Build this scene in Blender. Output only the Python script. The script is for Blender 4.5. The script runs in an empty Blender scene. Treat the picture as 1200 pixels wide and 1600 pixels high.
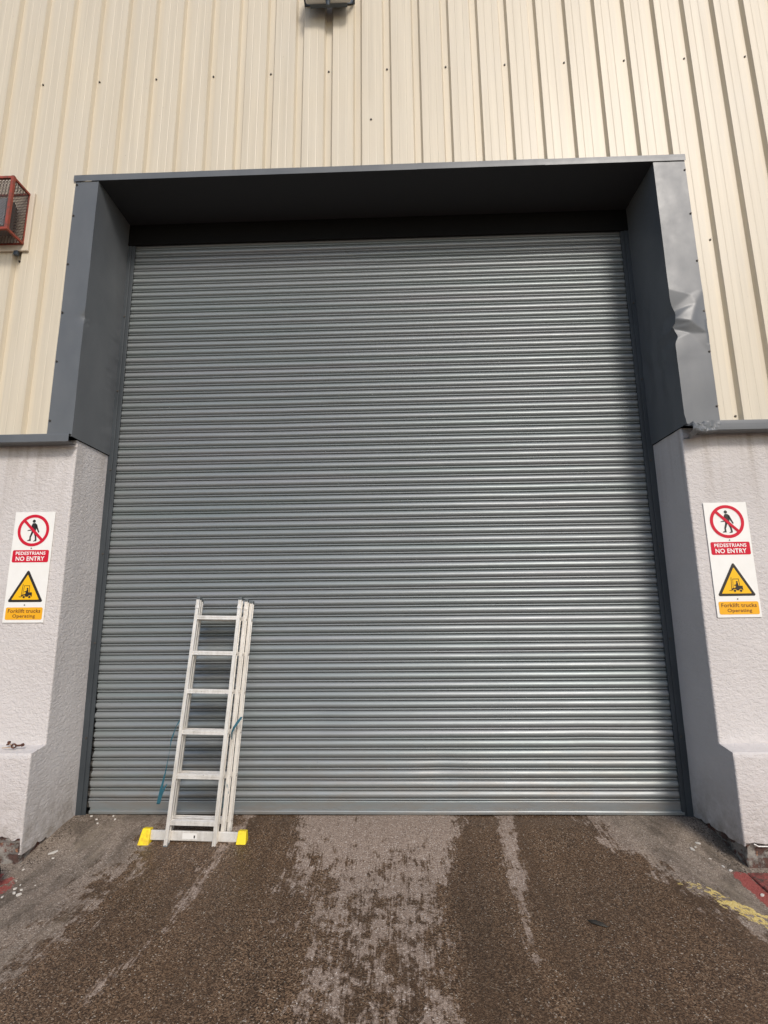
import bpy, bmesh, math, random
import numpy as np
from mathutils import Vector, Matrix, noise
random.seed(7)
R = math.radians
sc = bpy.context.scene
COL = sc.collection

# ------------------------------------------------------------ camera
YAW, PITCH, ROLL, F = 0.028978, 0.180278, -0.010223, 783.97
cam_d = bpy.data.cameras.new('camera'); cam = bpy.data.objects.new('camera', cam_d); COL.objects.link(cam)
cy, sy, cp, sp = math.cos(YAW), math.sin(YAW), math.cos(PITCH), math.sin(PITCH)
fv = Vector((-sy*cp, cy*cp, sp)); r0 = Vector((cy, sy, 0)); u0 = r0.cross(fv)
rv = r0*math.cos(ROLL) + u0*math.sin(ROLL); uv = -r0*math.sin(ROLL) + u0*math.cos(ROLL)
M = Matrix((rv, uv, -fv)).transposed().to_4x4(); M.translation = Vector((0.2304, -4.3155, 1.6523))
cam.matrix_world = M
cam_d.sensor_fit = 'VERTICAL'; cam_d.sensor_height = 24; cam_d.lens = 24*F/1600
cam_d.clip_start = 0.05; cam_d.clip_end = 1000
sc.camera = cam

# ------------------------------------------------------------ sky, sun, exposure
SUN_EL, SUN_AZ = R(37), R(158)          # azimuth clockwise from +Y
w = bpy.data.worlds.new('World'); sc.world = w; w.use_nodes = True
nt = w.node_tree; bg = nt.nodes['Background']
sky = nt.nodes.new('ShaderNodeTexSky'); sky.sky_type = 'NISHITA'; sky.sun_disc = False
sky.sun_elevation = SUN_EL; sky.sun_rotation = SUN_AZ; sky.dust_density = 1.6; sky.air_density = 1.0; sky.ozone_density = 1.0
nt.links.new(sky.outputs[0], bg.inputs[0]); bg.inputs[1].default_value = 0.15
sun_d = bpy.data.lights.new('sun', 'SUN'); sun_d.energy = 2.15; sun_d.angle = R(13); sun_d.color = (1, .935, .86)
sun = bpy.data.objects.new('sun', sun_d); COL.objects.link(sun)
sdir = Vector((math.sin(SUN_AZ)*math.cos(SUN_EL), math.cos(SUN_AZ)*math.cos(SUN_EL), math.sin(SUN_EL)))
sun.rotation_euler = sdir.to_track_quat('Z', 'Y').to_euler(); sun.location = (3, -6, 9)
sc.view_settings.view_transform = 'Standard'; sc.view_settings.look = 'None'
sc.view_settings.exposure = 0.0; sc.view_settings.gamma = 1

# ------------------------------------------------------------ helpers
class MB:
    def __init__(s): s.v = []; s.f = []
    def quad(s, a, b, c, d):
        n = len(s.v); s.v += [a, b, c, d]; s.f.append((n, n+1, n+2, n+3))
    def poly(s, pts):
        n = len(s.v); s.v += list(pts); s.f.append(tuple(range(n, n+len(pts))))
    def box(s, x0, x1, y0, y1, z0, z1):
        n = len(s.v)
        s.v += [(x0,y0,z0),(x1,y0,z0),(x1,y1,z0),(x0,y1,z0),(x0,y0,z1),(x1,y0,z1),(x1,y1,z1),(x0,y1,z1)]
        s.f += [(n,n+3,n+2,n+1),(n+4,n+5,n+6,n+7),(n,n+1,n+5,n+4),(n+1,n+2,n+6,n+5),(n+2,n+3,n+7,n+6),(n+3,n,n+4,n+7)]
    def prism(s, pts, a, b, ax='z'):
        """closed 2D outline extruded from a to b along ax"""
        n = len(s.v); k = len(pts)
        for h in (a, b):
            for p in pts:
                s.v.append({'z': (p[0], p[1], h), 'x': (h, p[0], p[1]), 'y': (p[0], h, p[1])}[ax])
        s.f.append(tuple(range(n+k-1, n-1, -1))); s.f.append(tuple(range(n+k, n+2*k)))
        for i in range(k):
            j = (i+1) % k; s.f.append((n+i, n+j, n+k+j, n+k+i))
    def cyl(s, p, q, r, n=12, r2=None):
        p = Vector(p); q = Vector(q); d = (q-p).normalized(); r2 = r if r2 is None else r2
        a = d.orthogonal().normalized(); b = d.cross(a); k = len(s.v)
        for c, rr in ((p, r), (q, r2)):
            for i in range(n):
                t = 2*math.pi*i/n; s.v.append(tuple(c + a*math.cos(t)*rr + b*math.sin(t)*rr))
        for i in range(n):
            j = (i+1) % n; s.f.append((k+i, k+j, k+n+j, k+n+i))
        s.f.append(tuple(range(k+n-1, k-1, -1))); s.f.append(tuple(range(k+n, k+2*n)))
    def tube(s, pts, r, n=8):
        for a, b in zip(pts[:-1], pts[1:]): s.cyl(a, b, r, n)
    def bar(s, p, q, w, t, up=(0,0,1)):
        """rectangular bar p to q, width w, thickness t"""
        p = Vector(p); q = Vector(q); d = (q-p).normalized(); up = Vector(up)
        if abs(d.dot(up)) > .99: up = Vector((0,1,0))
        a = d.cross(up).normalized(); b = d.cross(a); n = len(s.v)
        for c in (p, q):
            for i, j in ((-1,-1),(1,-1),(1,1),(-1,1)): s.v.append(tuple(c + a*i*w/2 + b*j*t/2))
        s.f += [(n+3,n+2,n+1,n),(n+4,n+5,n+6,n+7)] + [(n+i,n+(i+1)%4,n+4+(i+1)%4,n+4+i) for i in range(4)]
    def grid(s, P):
        """P[i][j] points"""
        n = len(s.v); a = len(P); b = len(P[0])
        for row in P: s.v += [tuple(q) for q in row]
        for i in range(a-1):
            for j in range(b-1): s.f.append((n+i*b+j, n+i*b+j+1, n+(i+1)*b+j+1, n+(i+1)*b+j))
    def build(s, name, mat, parent=None, smooth=False, bevel=0, solid=0, loc=None, fix=True):
        me = bpy.data.meshes.new(name); me.from_pydata(s.v, [], s.f); me.update()
        if fix:
            bm = bmesh.new(); bm.from_mesh(me); bmesh.ops.recalc_face_normals(bm, faces=bm.faces); bm.to_mesh(me); bm.free()
        if smooth:
            for p in me.polygons: p.use_smooth = True
        o = bpy.data.objects.new(name, me); COL.objects.link(o); me.materials.append(mat)
        if parent: o.parent = parent
        if loc: o.location = loc
        if bevel:
            m = o.modifiers.new('bevel', 'BEVEL'); m.width = bevel; m.segments = 2; m.limit_method = 'ANGLE'
        if solid:
            m = o.modifiers.new('solid', 'SOLIDIFY'); m.thickness = solid; m.offset = -1
        return o

def tag(o, label=None, cat=None, group=None, kind=None):
    for k, v in (('label', label), ('category', cat), ('group', group), ('kind', kind)):
        if v: o[k] = v
    return o
def empty(name, loc=(0,0,0), **kw):
    o = bpy.data.objects.new(name, None); COL.objects.link(o); o.location = loc; o.empty_display_size = .1
    return tag(o, **kw)

# ------------------------------------------------------------ materials
class Mat:
    def __init__(s, name, base=(.5,.5,.5), rough=.6, metal=0, spec=.5):
        s.m = bpy.data.materials.new(name); s.m.use_nodes = True; s.nt = s.m.node_tree
        s.b = s.nt.nodes['Principled BSDF']
        s.b.inputs['Base Color'].default_value = (*base, 1); s.b.inputs['Roughness'].default_value = rough
        s.b.inputs['Metallic'].default_value = metal; s.b.inputs['Specular IOR Level'].default_value = spec
        s._co = None
    def n(s, t, **kw):
        x = s.nt.nodes.new(t)
        for k, v in kw.items(): setattr(x, k, v)
        return x
    def set(s, node, name, val):
        i = node.inputs[name]
        if hasattr(val, 'is_output') or isinstance(val, bpy.types.NodeSocket): s.nt.links.new(val, i)
        elif isinstance(val, tuple) and len(val) == 3 and i.type == 'RGBA': i.default_value = (*val, 1)
        else: i.default_value = val
    def co(s, scale=(1,1,1)):
        if s._co is None: s._co = s.n('ShaderNodeTexCoord')
        mp = s.n('ShaderNodeMapping'); s.set(mp, 'Vector', s._co.outputs['Object']); mp.inputs['Scale'].default_value = scale
        return mp.outputs[0]
    def noise(s, scale=5, detail=4, rough=.55, stretch=(1,1,1), dist=0):
        x = s.n('ShaderNodeTexNoise'); s.set(x, 'Vector', s.co(stretch)); x.inputs['Scale'].default_value = scale
        x.inputs['Detail'].default_value = detail; x.inputs['Roughness'].default_value = rough; x.inputs['Distortion'].default_value = dist
        return x.outputs[0]
    def voro(s, scale, stretch=(1,1,1), feature='F1'):
        x = s.n('ShaderNodeTexVoronoi', feature=feature); s.set(x, 'Vector', s.co(stretch)); x.inputs['Scale'].default_value = scale
        return x
    def ramp(s, fac, stops):
        x = s.n('ShaderNodeValToRGB'); s.set(x, 'Fac', fac); e = x.color_ramp.elements
        while len(e) < len(stops): e.new(.5)
        for i, (p, c) in enumerate(stops):
            e[i].position = p; e[i].color = (*c, 1) if isinstance(c, tuple) else (c, c, c, 1)
        return x.outputs[0]
    def mix(s, fac, a, b, mode='MIX'):
        x = s.n('ShaderNodeMix', data_type='RGBA', blend_type=mode)
        for i, v in ((0, fac), (6, a), (7, b)):
            if isinstance(v, bpy.types.NodeSocket): s.nt.links.new(v, x.inputs[i])
            elif isinstance(v, tuple): x.inputs[i].default_value = (*v, 1)
            else: x.inputs[i].default_value = v
        return x.outputs[2]
    def math(s, op, a, b=0.0, clamp=False):
        x = s.n('ShaderNodeMath', operation=op, use_clamp=clamp)
        for i, v in ((0, a), (1, b)):
            if isinstance(v, bpy.types.NodeSocket): s.nt.links.new(v, x.inputs[i])
            else: x.inputs[i].default_value = v
        return x.outputs[0]
    def attr(s, name):
        x = s.n('ShaderNodeAttribute', attribute_name=name); return x.outputs['Fac']
    def xyz(s):
        x = s.n('ShaderNodeSeparateXYZ'); s.set(x, 0, s.co()) if False else s.nt.links.new(s.co(), x.inputs[0]); return x.outputs
    def color(s, v): s.set(s.b, 'Base Color', v)
    def rough(s, v): s.set(s.b, 'Roughness', v)
    def bump(s, h, strength=.5, dist=.01, prev=None):
        x = s.n('ShaderNodeBump'); s.set(x, 'Height', h); x.inputs['Strength'].default_value = strength; x.inputs['Distance'].default_value = dist
        if prev: s.set(x, 'Normal', prev)
        s.set(s.b, 'Normal', x.outputs[0]); return x.outputs[0]

def steel_mat(name, a, b, rough, var=.15):
    m = Mat(name, a, rough)
    n = m.noise(3, 5, .6, (1, 1, .5)); m.color(m.mix(m.ramp(n, [(.35, 0.), (.7, 1.)]), a, b))
    m.rough(m.ramp(m.noise(6, 6, .7), [(.3, rough-.05), (.75, rough+var)]))
    m.bump(m.noise(1.6, 3, .5), .15, .02)
    return m.m
M_FLASH = steel_mat('dark_grey_coated_steel', (.106,.114,.121), (.134,.142,.148), .40, .06)
M_SOFF = Mat('shade_darkened_soffit_sheet', (.035,.037,.040), .7, 0, .25).m  # partly own dark grey, partly the recess shade put into the colour
M_GUIDE = steel_mat('guide_rail_steel', (.030,.037,.043), (.050,.060,.068), .5)
M_BLACK = Mat('black_rubber_and_shade', (.006,.006,.006), .8, 0, .15).m  # rubber parts and wall core, also the shade strip at the door head
M_SCREW = Mat('dull_screw_steel', (.09,.08,.07), .5, .4).m

# shutter paint
m = Mat('grey_green_shutter_paint', (.17,.185,.185), .34, 0.38, .6)
X = m.xyz()
n1 = m.noise(1.0, 4, .6, (.35, 1, 13.3)); n2 = m.noise(7, 5, .65, (.25, 1, 1.5))
c = m.mix(m.ramp(n1, [(.3, 0.), (.7, 1.)]), (.215,.248,.246), (.262,.272,.280))
c = m.mix(m.ramp(n2, [(.62, 0.), (.78, .35)]), c, (.15,.155,.15))
# scuff and grime: worn paint at the low left lath ends, specks elsewhere
sp_ = m.ramp(m.noise(38, 3, .7, (.5, 1, 1)), [(.715, 0.), (.75, 1.)])
c = m.mix(m.math('MULTIPLY', sp_, .6), c, (.05,.055,.05))
edge = m.ramp(m.math('ADD', X[0], 2.32), [(0.0, 1.), (.075, 0.)])
low = m.ramp(m.math('DIVIDE', X[2], 2.0), [(.3, 1.), (.85, 0.)])
gr = m.math('MULTIPLY', m.math('MULTIPLY', edge, low), m.math('ADD', m.noise(14, 3, .5, (.6, 1, 1)), .25))
c = m.mix(m.ramp(gr, [(.33, 0.), (.36, 1.)]), c, (.006,.006,.006))
dst = m.math('MULTIPLY', m.ramp(m.math('DIVIDE', X[2], 1.2), [(.0, 1.), (.6, 0.)]), m.ramp(m.noise(6, 6, .7, (.5, 1, 2)), [(.40, 0.), (.66, .75)]))
c = m.mix(dst, c, (.24,.215,.185))
m.color(c); m.rough(m.ramp(m.noise(5, 6, .7, (.3, 1, 3)), [(.3, .36), (.75, .50)]))
m.bump(m.noise(3, 4, .6, (.6, 1, 2)), .2, .012)
M_SHUT = m.m

# cream profiled cladding
m = Mat('cream_coated_cladding', (.7,.6,.46), .42)
n1 = m.noise(9, 5, .65, (2.2, 2.2, .06)); n2 = m.noise(1.2, 3, .6)
c = m.mix(m.ramp(n1, [(.35, 0.), (.72, 1.)]), (.665,.59,.455), (.56,.495,.38))
c = m.mix(m.ramp(n2, [(.4, 0.), (.8, .5)]), c, (.61,.56,.465))
spk = m.ramp(m.noise(55, 2, .6), [(.74, 0.), (.80, .8)])
spk = m.math('MULTIPLY', spk, m.ramp(m.noise(.9, 2, .5), [(.5, 0.), (.62, 1.)]))
c = m.mix(spk, c, (.30,.24,.17))
m.color(c); m.bump(m.noise(260, 2, .5), .12, .002)
M_CLAD = m.m

# masonry render
m = Mat('rough_painted_render', (.6,.55,.52), .9, 0, .25)
h1 = m.noise(34, 4, .6, (1, 1, 1.5), .6); h2 = m.noise(90, 3, .6)
c = m.mix(m.ramp(m.noise(1.4, 5, .6), [(.35, 0.), (.75, 1.)]), (.64,.605,.585), (.575,.54,.52))
X = m.xyz()
st = m.math('MULTIPLY', m.ramp(m.noise(5, 4, .6, (3, 3, .15)), [(.46, 0.), (.7, .6)]), m.ramp(m.math('DIVIDE', X[2], 3.0), [(.72, 0.), (.99, 1.)]))
c = m.mix(st, c, (.38,.33,.28))
dirt = m.math('MULTIPLY', m.ramp(m.math('DIVIDE', X[2], 3.0), [(.02, .85), (.06, .5), (.16, 0.)]), m.ramp(m.noise(9, 6, .75), [(.36, .1), (.62, 1.)]))
c = m.mix(dirt, c, (.30,.26,.22))
m.color(c)
hh = m.math('ADD', m.math('MULTIPLY', m.ramp(h1, [(.3, 0.), (.62, 1.)]), .8), m.math('MULTIPLY', h2, .35))
cr = m.voro(1.3, feature='DISTANCE_TO_EDGE')
m.bump(hh, .7, .0065)
M_REND = m.m

# old brick under the render
m = Mat('old_dark_brick', (.2,.1,.07), .9)
br = m.n('ShaderNodeTexBrick'); m.set(br, 'Vector', m.co((1,1,1)))
mp = m.n('ShaderNodeCombineXYZ'); X = m.xyz(); m.nt.links.new(m.math('ADD', X[0], X[1]), mp.inputs[0]); m.nt.links.new(X[2], mp.inputs[1])
m.nt.links.new(mp.outputs[0], br.inputs['Vector'])
br.inputs['Scale'].default_value = 1; br.inputs['Brick Width'].default_value = .225; br.inputs['Row Height'].default_value = .075; br.inputs['Mortar Size'].default_value = .007
br.inputs['Color1'].default_value = (.16,.06,.04,1); br.inputs['Color2'].default_value = (.08,.05,.04,1); br.inputs['Mortar'].default_value = (.2,.18,.16,1)
n = m.noise(18, 6, .7)
c = m.mix(m.ramp(n, [(.42, 0.), (.6, 1.)]), br.outputs[0], (.035,.028,.024))
c = m.mix(m.ramp(m.noise(9, 5, .7), [(.48, 0.), (.58, .9)]), c, (.30,.275,.24))
c = m.mix(m.ramp(m.noise(13, 3, .7, (1.1, 1, 1)), [(.64, 0.), (.69, .9)]), c, (.36,.17,.09))
m.color(c); m.bump(n, 1, .02)
M_BRICK = m.m

# ground: worn concrete, partly wet, painted remains
m = Mat('worn_wet_concrete', (.1,.08,.07), .8, 0, .3)
dry = m.attr('dry'); tan = m.attr('tan'); yel = m.attr('yellow'); red = m.attr('red')
nA = m.noise(12, 6, .66, (1, .75, 1), .4); nB = m.noise(60, 4, .6, (1, .6, 1))
nS = m.noise(11, 5, .65, (5.5, .35, 1))
k = m.math('ADD', m.math('MULTIPLY', nA, 1.9), m.math('ADD', m.math('MULTIPLY', nB, .7), m.math('MULTIPLY', nS, 1.2)))
k = m.math('ADD', dry, m.math('SUBTRACT', k, 1.90))
mask = m.ramp(k, [(.41, 0.), (.62, 1.)])
v = m.voro(175); v2 = m.voro(46)
sep = m.n('ShaderNodeSeparateColor'); m.nt.links.new(v.outputs['Color'], sep.inputs[0])
sep2 = m.n('ShaderNodeSeparateColor'); m.nt.links.new(v2.outputs['Color'], sep2.inputs[0])
wet_c = m.ramp(sep.outputs[0], [(0, (.010,.006,.004)), (.28, (.050,.029,.016)), (.6, (.155,.092,.053)), (.92, (.29,.19,.115)), (.975, (.36,.28,.20)), (.995, (.60,.53,.44))])
dry_c = m.ramp(sep.outputs[0], [(0, (.18,.13,.098)), (.5, (.30,.228,.180)), (.93, (.40,.315,.25)), (.99, (.6,.53,.47))])
tan_c = m.ramp(sep.outputs[0], [(0, (.13,.10,.077)), (.5, (.245,.195,.152)), (.93, (.33,.27,.215)), (.99, (.48,.42,.36))])
dry_c = m.mix(tan, dry_c, tan_c)
# scratches and drag marks along the ramp
scr = m.ramp(m.noise(46, 3, .6, (2.4, .10, 1)), [(.60, 0.), (.72, .55)])
wet_c = m.mix(m.math('MULTIPLY', scr, .5), wet_c, (.12,.09,.07))
dry_c = m.mix(m.math('MULTIPLY', scr, .6), dry_c, (.10,.075,.06))
trk = m.ramp(m.noise(2.2, 4, .6, (2.4, .10, 1)), [(.36, 0.), (.66, 1.)])
wet_c = m.mix(m.math('MULTIPLY', trk, .55), wet_c, (.036,.023,.015))
big = m.ramp(m.noise(1.3, 5, .6), [(.3, 0.), (.75, 1.)])
wet_c = m.mix(m.math('MULTIPLY', big, .5), wet_c, (.110,.064,.035), 'MIX')
c = m.mix(mask, wet_c, dry_c)
stone = m.ramp(sep2.outputs[1], [(.972, 0.), (.98, 1.)])
stone = m.math('MULTIPLY', stone, m.ramp(v2.outputs['Distance'], [(.16, 1.), (.24, 0.)]))
c = m.mix(m.math('MULTIPLY', stone, .85), c, (.40,.34,.28))
dirt = m.ramp(m.noise(3.2, 7, .72, (1.6, .8, 1), .6), [(.46, 0.), (.62, 1.)])
c = m.mix(m.math('MULTIPLY', m.math('MULTIPLY', dirt, tan), .62), c, (.060,.047,.034))
palest = m.ramp(m.noise(2.6, 6, .7, (2.2, .6, 1)), [(.54, 0.), (.68, 1.)])
c = m.mix(m.math('MULTIPLY', m.math('MULTIPLY', palest, tan), .45), c, (.33,.27,.20))
yk = m.ramp(m.math('ADD', yel, m.math('SUBTRACT', m.math('ADD', m.math('MULTIPLY', m.noise(26, 5, .75), .7), m.math('MULTIPLY', sep2.outputs[0], .35)), .52)), [(.55, 0.), (.62, 1.)])
c = m.mix(m.math('MULTIPLY', yk, .9), c, m.mix(sep.outputs[1], (.60,.42,.09), (.78,.64,.28)))
rk = m.ramp(m.math('ADD', red, m.math('SUBTRACT', m.noise(30, 5, .7), .5)), [(.5, 0.), (.58, 1.)])
c = m.mix(rk, c, m.mix(sep.outputs[1], (.24,.055,.045), (.36,.10,.085)))
m.color(c)
m.rough(m.mix(mask, m.ramp(m.noise(70, 2, .5), [(.3, .42), (.7, .62)]), (.9,.9,.9)))
hb = m.math('ADD', m.math('MULTIPLY', m.ramp(v.outputs['Distance'], [(.0, 1.), (.6, 0.)]), .6), m.math('MULTIPLY', nB, .8))
m.bump(hb, .55, .004)
M_GROUND = m.m

m = Mat('red_painted_concrete', (.3,.07,.055), .75)
c = m.mix(m.ramp(m.noise(14, 5, .7), [(.4, 0.), (.62, 1.)]), (.34,.085,.07), (.15,.045,.035))
c = m.mix(m.ramp(m.noise(30, 4, .7), [(.52, 0.), (.60, 1.)]), c, (.07,.055,.045)); m.color(c); m.bump(m.noise(22, 5, .7), 1, .015)
M_RED = m.m

m = Mat('worn_aluminium', (.72,.69,.64), .42, .55)
c = m.mix(m.ramp(m.noise(20, 5, .7, (1, 1, .3)), [(.4, 0.), (.7, 1.)]), (.80,.77,.72), (.62,.58,.52))
c = m.mix(m.ramp(m.noise(75, 4, .7), [(.64, 0.), (.70, .8)]), c, (.25,.21,.17))
m.color(c); m.rough(m.ramp(m.noise(30, 3, .6), [(.3, .36), (.7, .55)])); m.bump(m.noise(70, 3, .6), .2, .002)
M_ALU = m.m
M_CAPG = Mat('grey_plastic_cap', (.10,.115,.12), .55).m
m = Mat('yellow_plastic', (.85,.62,.02), .5); m.color(m.mix(m.ramp(m.noise(25, 5, .7), [(.5, 0.), (.72, 1.)]), (.86,.66,.015), (.62,.36,.02))); M_YEL = m.m
m = Mat('teal_webbing', (.02,.11,.15), .7); m.bump(m.noise(300, 2, .5), .4, .001); M_STRAP = m.m
M_LABEL = Mat('faded_label', (.72,.70,.66), .5).m
m = Mat('sign_plastic_white', (.84,.83,.79), .35); m.color(m.mix(m.ramp(m.noise(5, 5, .6), [(.4, 0.), (.8, .6)]), (.86,.85,.81), (.76,.74,.68))); M_SIGNW = m.m
M_SRED = Mat('sign_red', (.60,.006,.030), .55, 0, .3).m
M_SBLK = Mat('sign_black', (.018,.014,.012), .4).m
M_SYEL = Mat('sign_yellow', (.90,.50,.0), .4).m
M_SAMB = Mat('sign_amber', (.86,.42,.008), .4).m
M_SBRN = Mat('sign_brown_print', (.16,.05,.01), .5).m
M_STXT = Mat('sign_white_print', (.88,.87,.84), .4).m
m = Mat('rusty_red_paint', (.34,.06,.03), .6); m.color(m.mix(m.ramp(m.noise(30, 5, .7), [(.45, 0.), (.65, 1.)]), (.30,.050,.026), (.13,.045,.03))); M_CAGE = m.m
m = Mat('mesh_wire', (.11,.075,.065), .6, .3); M_WIRE = m.m
M_PLATE = Mat('cream_painted_plate', (.62,.54,.43), .55).m
M_LAMP = Mat('grey_lamp_casting', (.10,.12,.14), .45, .5).m
M_LAMP2 = Mat('pale_lamp_casting', (.50,.50,.49), .4, .5).m
m = Mat('lamp_glass', (.5,.55,.58), .08); m.b.inputs['Transmission Weight'].default_value = .3; M_GLASS = m.m
m = Mat('rusty_iron', (.10,.04,.025), .85); m.color(m.mix(m.ramp(m.noise(60, 4, .7), [(.4, 0.), (.6, 1.)]), (.13,.045,.025), (.05,.03,.025))); M_RUST = m.m
M_CHIP = Mat('pale_chip', (.62,.58,.52), .8).m
M_LEAF = Mat('dead_leaf', (.03,.026,.02), .7).m
M_WOOD = Mat('weathered_stick', (.42,.30,.20), .8).m

# ------------------------------------------------------------ dimensions
XL, XR = -2.357, 2.445          # flashing reveal faces
YF = -.575                      # face of the surround
YW, YP = -.485, -.632           # wall face, plinth face
HT = 5.328                      # soffit height

# ------------------------------------------------------------ ground
def sstep(a, b, x): t = np.clip((x-a)/(b-a), 0, 1); return t*t*(3-2*t)
def sdf(px, py, poly):
    n = len(poly); d = np.full(px.shape, 1e9); inside = np.zeros(px.shape, bool)
    for i in range(n):
        ax, ay = poly[i]; bx, by = poly[(i+1) % n]; ex, ey = bx-ax, by-ay
        t = np.clip(((px-ax)*ex+(py-ay)*ey)/(ex*ex+ey*ey), 0, 1)
        d = np.minimum(d, np.hypot(px-ax-t*ex, py-ay-t*ey))
        c = ((ay > py) != (by > py)); xi = ax+(py-ay)/((by-ay) if by != ay else 1e-9)*(bx-ax)
        inside ^= c & (px < xi)
    return np.where(inside, -d, d)
outer = [-150,-60,-25,-12,-8,-6,-4.5,-3.8]
gx = np.array(outer + list(np.arange(-3.4, 3.41, .025)) + [3.8,4.5,6,8,12,25,60,150])
gy = np.array([-150,-60,-25,-12,-8,-6,-5] + list(np.arange(-4.4, .16, .025)) + [.6, 3, 12, 60, 150])
GX, GY = np.meshgrid(gx, gy)
side = np.maximum(XL-GX, GX-XR)                      # >0 in front of the piers
fz = sstep(-.15, -.9, GY)
GZ = .022 - .062*fz - .02*sstep(-1, -4, GY) - .045*sstep(-.5, -.02, side)*sstep(-.05, -.6, GY)
nz = np.array([[noise.noise(Vector((x*1.7, y*1.7, 0)))*.006 + noise.noise(Vector((x*7, y*7, 3)))*.0015 for x in gx] for y in gy])
GZ = GZ + nz*(np.abs(GX) < 4)
wig = np.array([[noise.noise(Vector((x*3.1, y*1.6, 5)))*.07 + noise.noise(Vector((x*9, y*5, 8)))*.03 for x in gx] for y in gy])
def reg(poly, soft=.10, w=1.): return sstep(soft*.5, -soft, sdf(GX+wig*w, GY, poly))
pc = [(-.66,.3),(-.60,-.5),(-.52,-.74),(-.25,-1.05),(-.05,-1.30),(.10,-1.55),(.22,-1.95),(.30,-2.6),(.50,-2.6),(.53,-1.9),(.52,-1.25),(.57,-.72),(.66,-.27),(.78,.3)]
C_ = reg(pc, .16, .9)*(.90 - .42*sstep(.0, -1.2, GY) - .10*sstep(.2, -.6, GX)*sstep(-.2,-.7,GY))
C2 = reg([(-.55,-.3),(-.60,-.9),(-.45,-1.35),(-.30,-1.9),(.0,-2.2),(.5,-2.2),(.55,-.3)], .25, 1.2)*.45
S_ = reg([(.95,.3),(1.16,.3),(1.05,-.55),(.96,-1.1),(.86,-1.6),(.80,-1.6),(.84,-1.0),(.87,-.5)], .09, .3)*.75
R_ = reg([(1.56,.3),(1.50,-.45),(1.60,-.56),(1.78,-.62),(1.86,-.96),(1.98,-1.3),(2.25,-1.8),(3,-2.4),(8,-2.4),(8,.3)], .30, 1.5)
L1 = reg([(-.86,.3),(-.98,.3),(-1.10,-.3),(-1.14,-.75),(-1.12,-1.1),(-1.14,-1.5),(-1.24,-1.9),(-1.14,-1.9),(-1.04,-1.5),(-1.0,-1.1),(-.98,-.6),(-.90,-.1)], .12, .9)*.70
L2 = reg([(-1.34,.3),(-1.42,-.4),(-1.38,-.75),(-1.50,-1.0),(-1.46,-1.35),(-1.56,-1.8),(-1.9,-2.6),(-2.2,-3.2),(-8,-3.2),(-8,.3)], .62, 2.2)
L3 = reg([(-1.10,.3),(-1.36,.3),(-1.3,-.1),(-1.05,-.06),(-.9,-.12)], .10, .6)*.8
far = sstep(3.2, 6, np.hypot(GX, GY+1))*.8
DRY = np.maximum.reduce([C_, C2, S_, R_*.95, L1, L2*.98, L3, far*.9])
TAN = np.maximum.reduce([R_*sstep(1.55, 1.95, GX), L2*sstep(-1.2, -1.5, GX), far])
yl = sdf(GX+wig*.3, GY, [(1.90,-.74),(2.05,-.88),(2.16,-1.03),(2.30,-1.2),(2.9,-1.75),(3.3,-2.3),(3.2,-2.3),(2.75,-1.85),(2.2,-1.33),(2.02,-1.10),(1.86,-.86)])
YEL = sstep(.06, -.04, yl)*(.42+.27*sstep(1.9, 2.15, GX))
YEL = np.maximum(YEL, sstep(.07, -.05, sdf(GX+wig*.3, GY, [(1.92,-.26),(1.99,-.12),(2.26,-.10),(2.22,-.24)]))*.30)
RED = np.maximum(sstep(.06, -.05, sdf(GX+wig*.2, GY, [(2.335,-.66),(2.42,-.66),(2.42,-1.5),(2.28,-1.5),(2.31,-1.0)])),
                 sstep(.08, -.05, sdf(GX+wig*.4, GY, [(-2.27,-.74),(-2.22,-.84),(-2.26,-1.1),(-2.4,-1.2),(-2.5,-.72)]))*.60)
mb = MB(); mb.grid([[(x, y, z) for x, y, z in zip(a, b, c)] for a, b, c in zip(GX, GY, GZ)])
ground = mb.build('ground', M_GROUND, smooth=True, fix=False); tag(ground, kind='structure')
for nm, A in (('dry', DRY), ('tan', TAN), ('yellow', YEL), ('red', RED)):
    at = ground.data.attributes.new(nm, 'FLOAT', 'POINT'); at.data.foreach_set('value', A.astype(np.float32).ravel())

# ------------------------------------------------------------ warehouse
wh = empty('warehouse', (0, 0, 0), label='cream metal clad warehouse front above pale rendered piers with a large grey roller door', cat='warehouse')

# profiled cladding
PIT, X0 = .2665, -.110
prof = []
for k in range(-50, 52):
    a = X0 + PIT*k
    prof += [(a-.0075, 0), (a+.0075, 1), (a+.0585, 1), (a+.0735, 0), (a+.126, 0), (a+.130, .035), (a+.134, 0), (a+.196, 0), (a+.200, .035), (a+.204, 0)]
mb = MB(); YC, DP = -.570, .037
for (xa, d0), (xb, d1) in zip(prof[:-1], prof[1:]):
    xm = (xa+xb)/2
    inside = -2.45 < xm < 2.60
    j = 0.0
    zs = [5.392 + (.003 if d0 else 0)] if inside else [3.004]
    zs += list(np.arange(6, 9.6, 1.0)) if inside else list(np.arange(3.5, 9.6, 1.0))
    P = [[(x, YC+d*DP + .0012*noise.noise(Vector((x*1.3, z*.8, 0))), z) for z in zs] for x, d in ((xa, d0), (xb, d1))]
    mb.grid(P)
clad = mb.build('cladding', M_CLAD, wh, solid=0, fix=False)
# wall body behind (rear volume of the building)
mb = MB(); mb.box(-13, -2.5, -.46, 12, 2.9, 9.45); mb.box(2.6, 13, -.46, 12, 2.9, 9.45); mb.box(-2.5, 2.6, -.46, 12, 5.36, 9.45); mb.box(-2.5, 2.6, .35, 12, -.1, 5.36)
mb.box(-13.2, 13.2, -.62, 12.2, 9.45, 9.62)
mb.build('wall_core', M_BLACK, wh)

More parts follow.
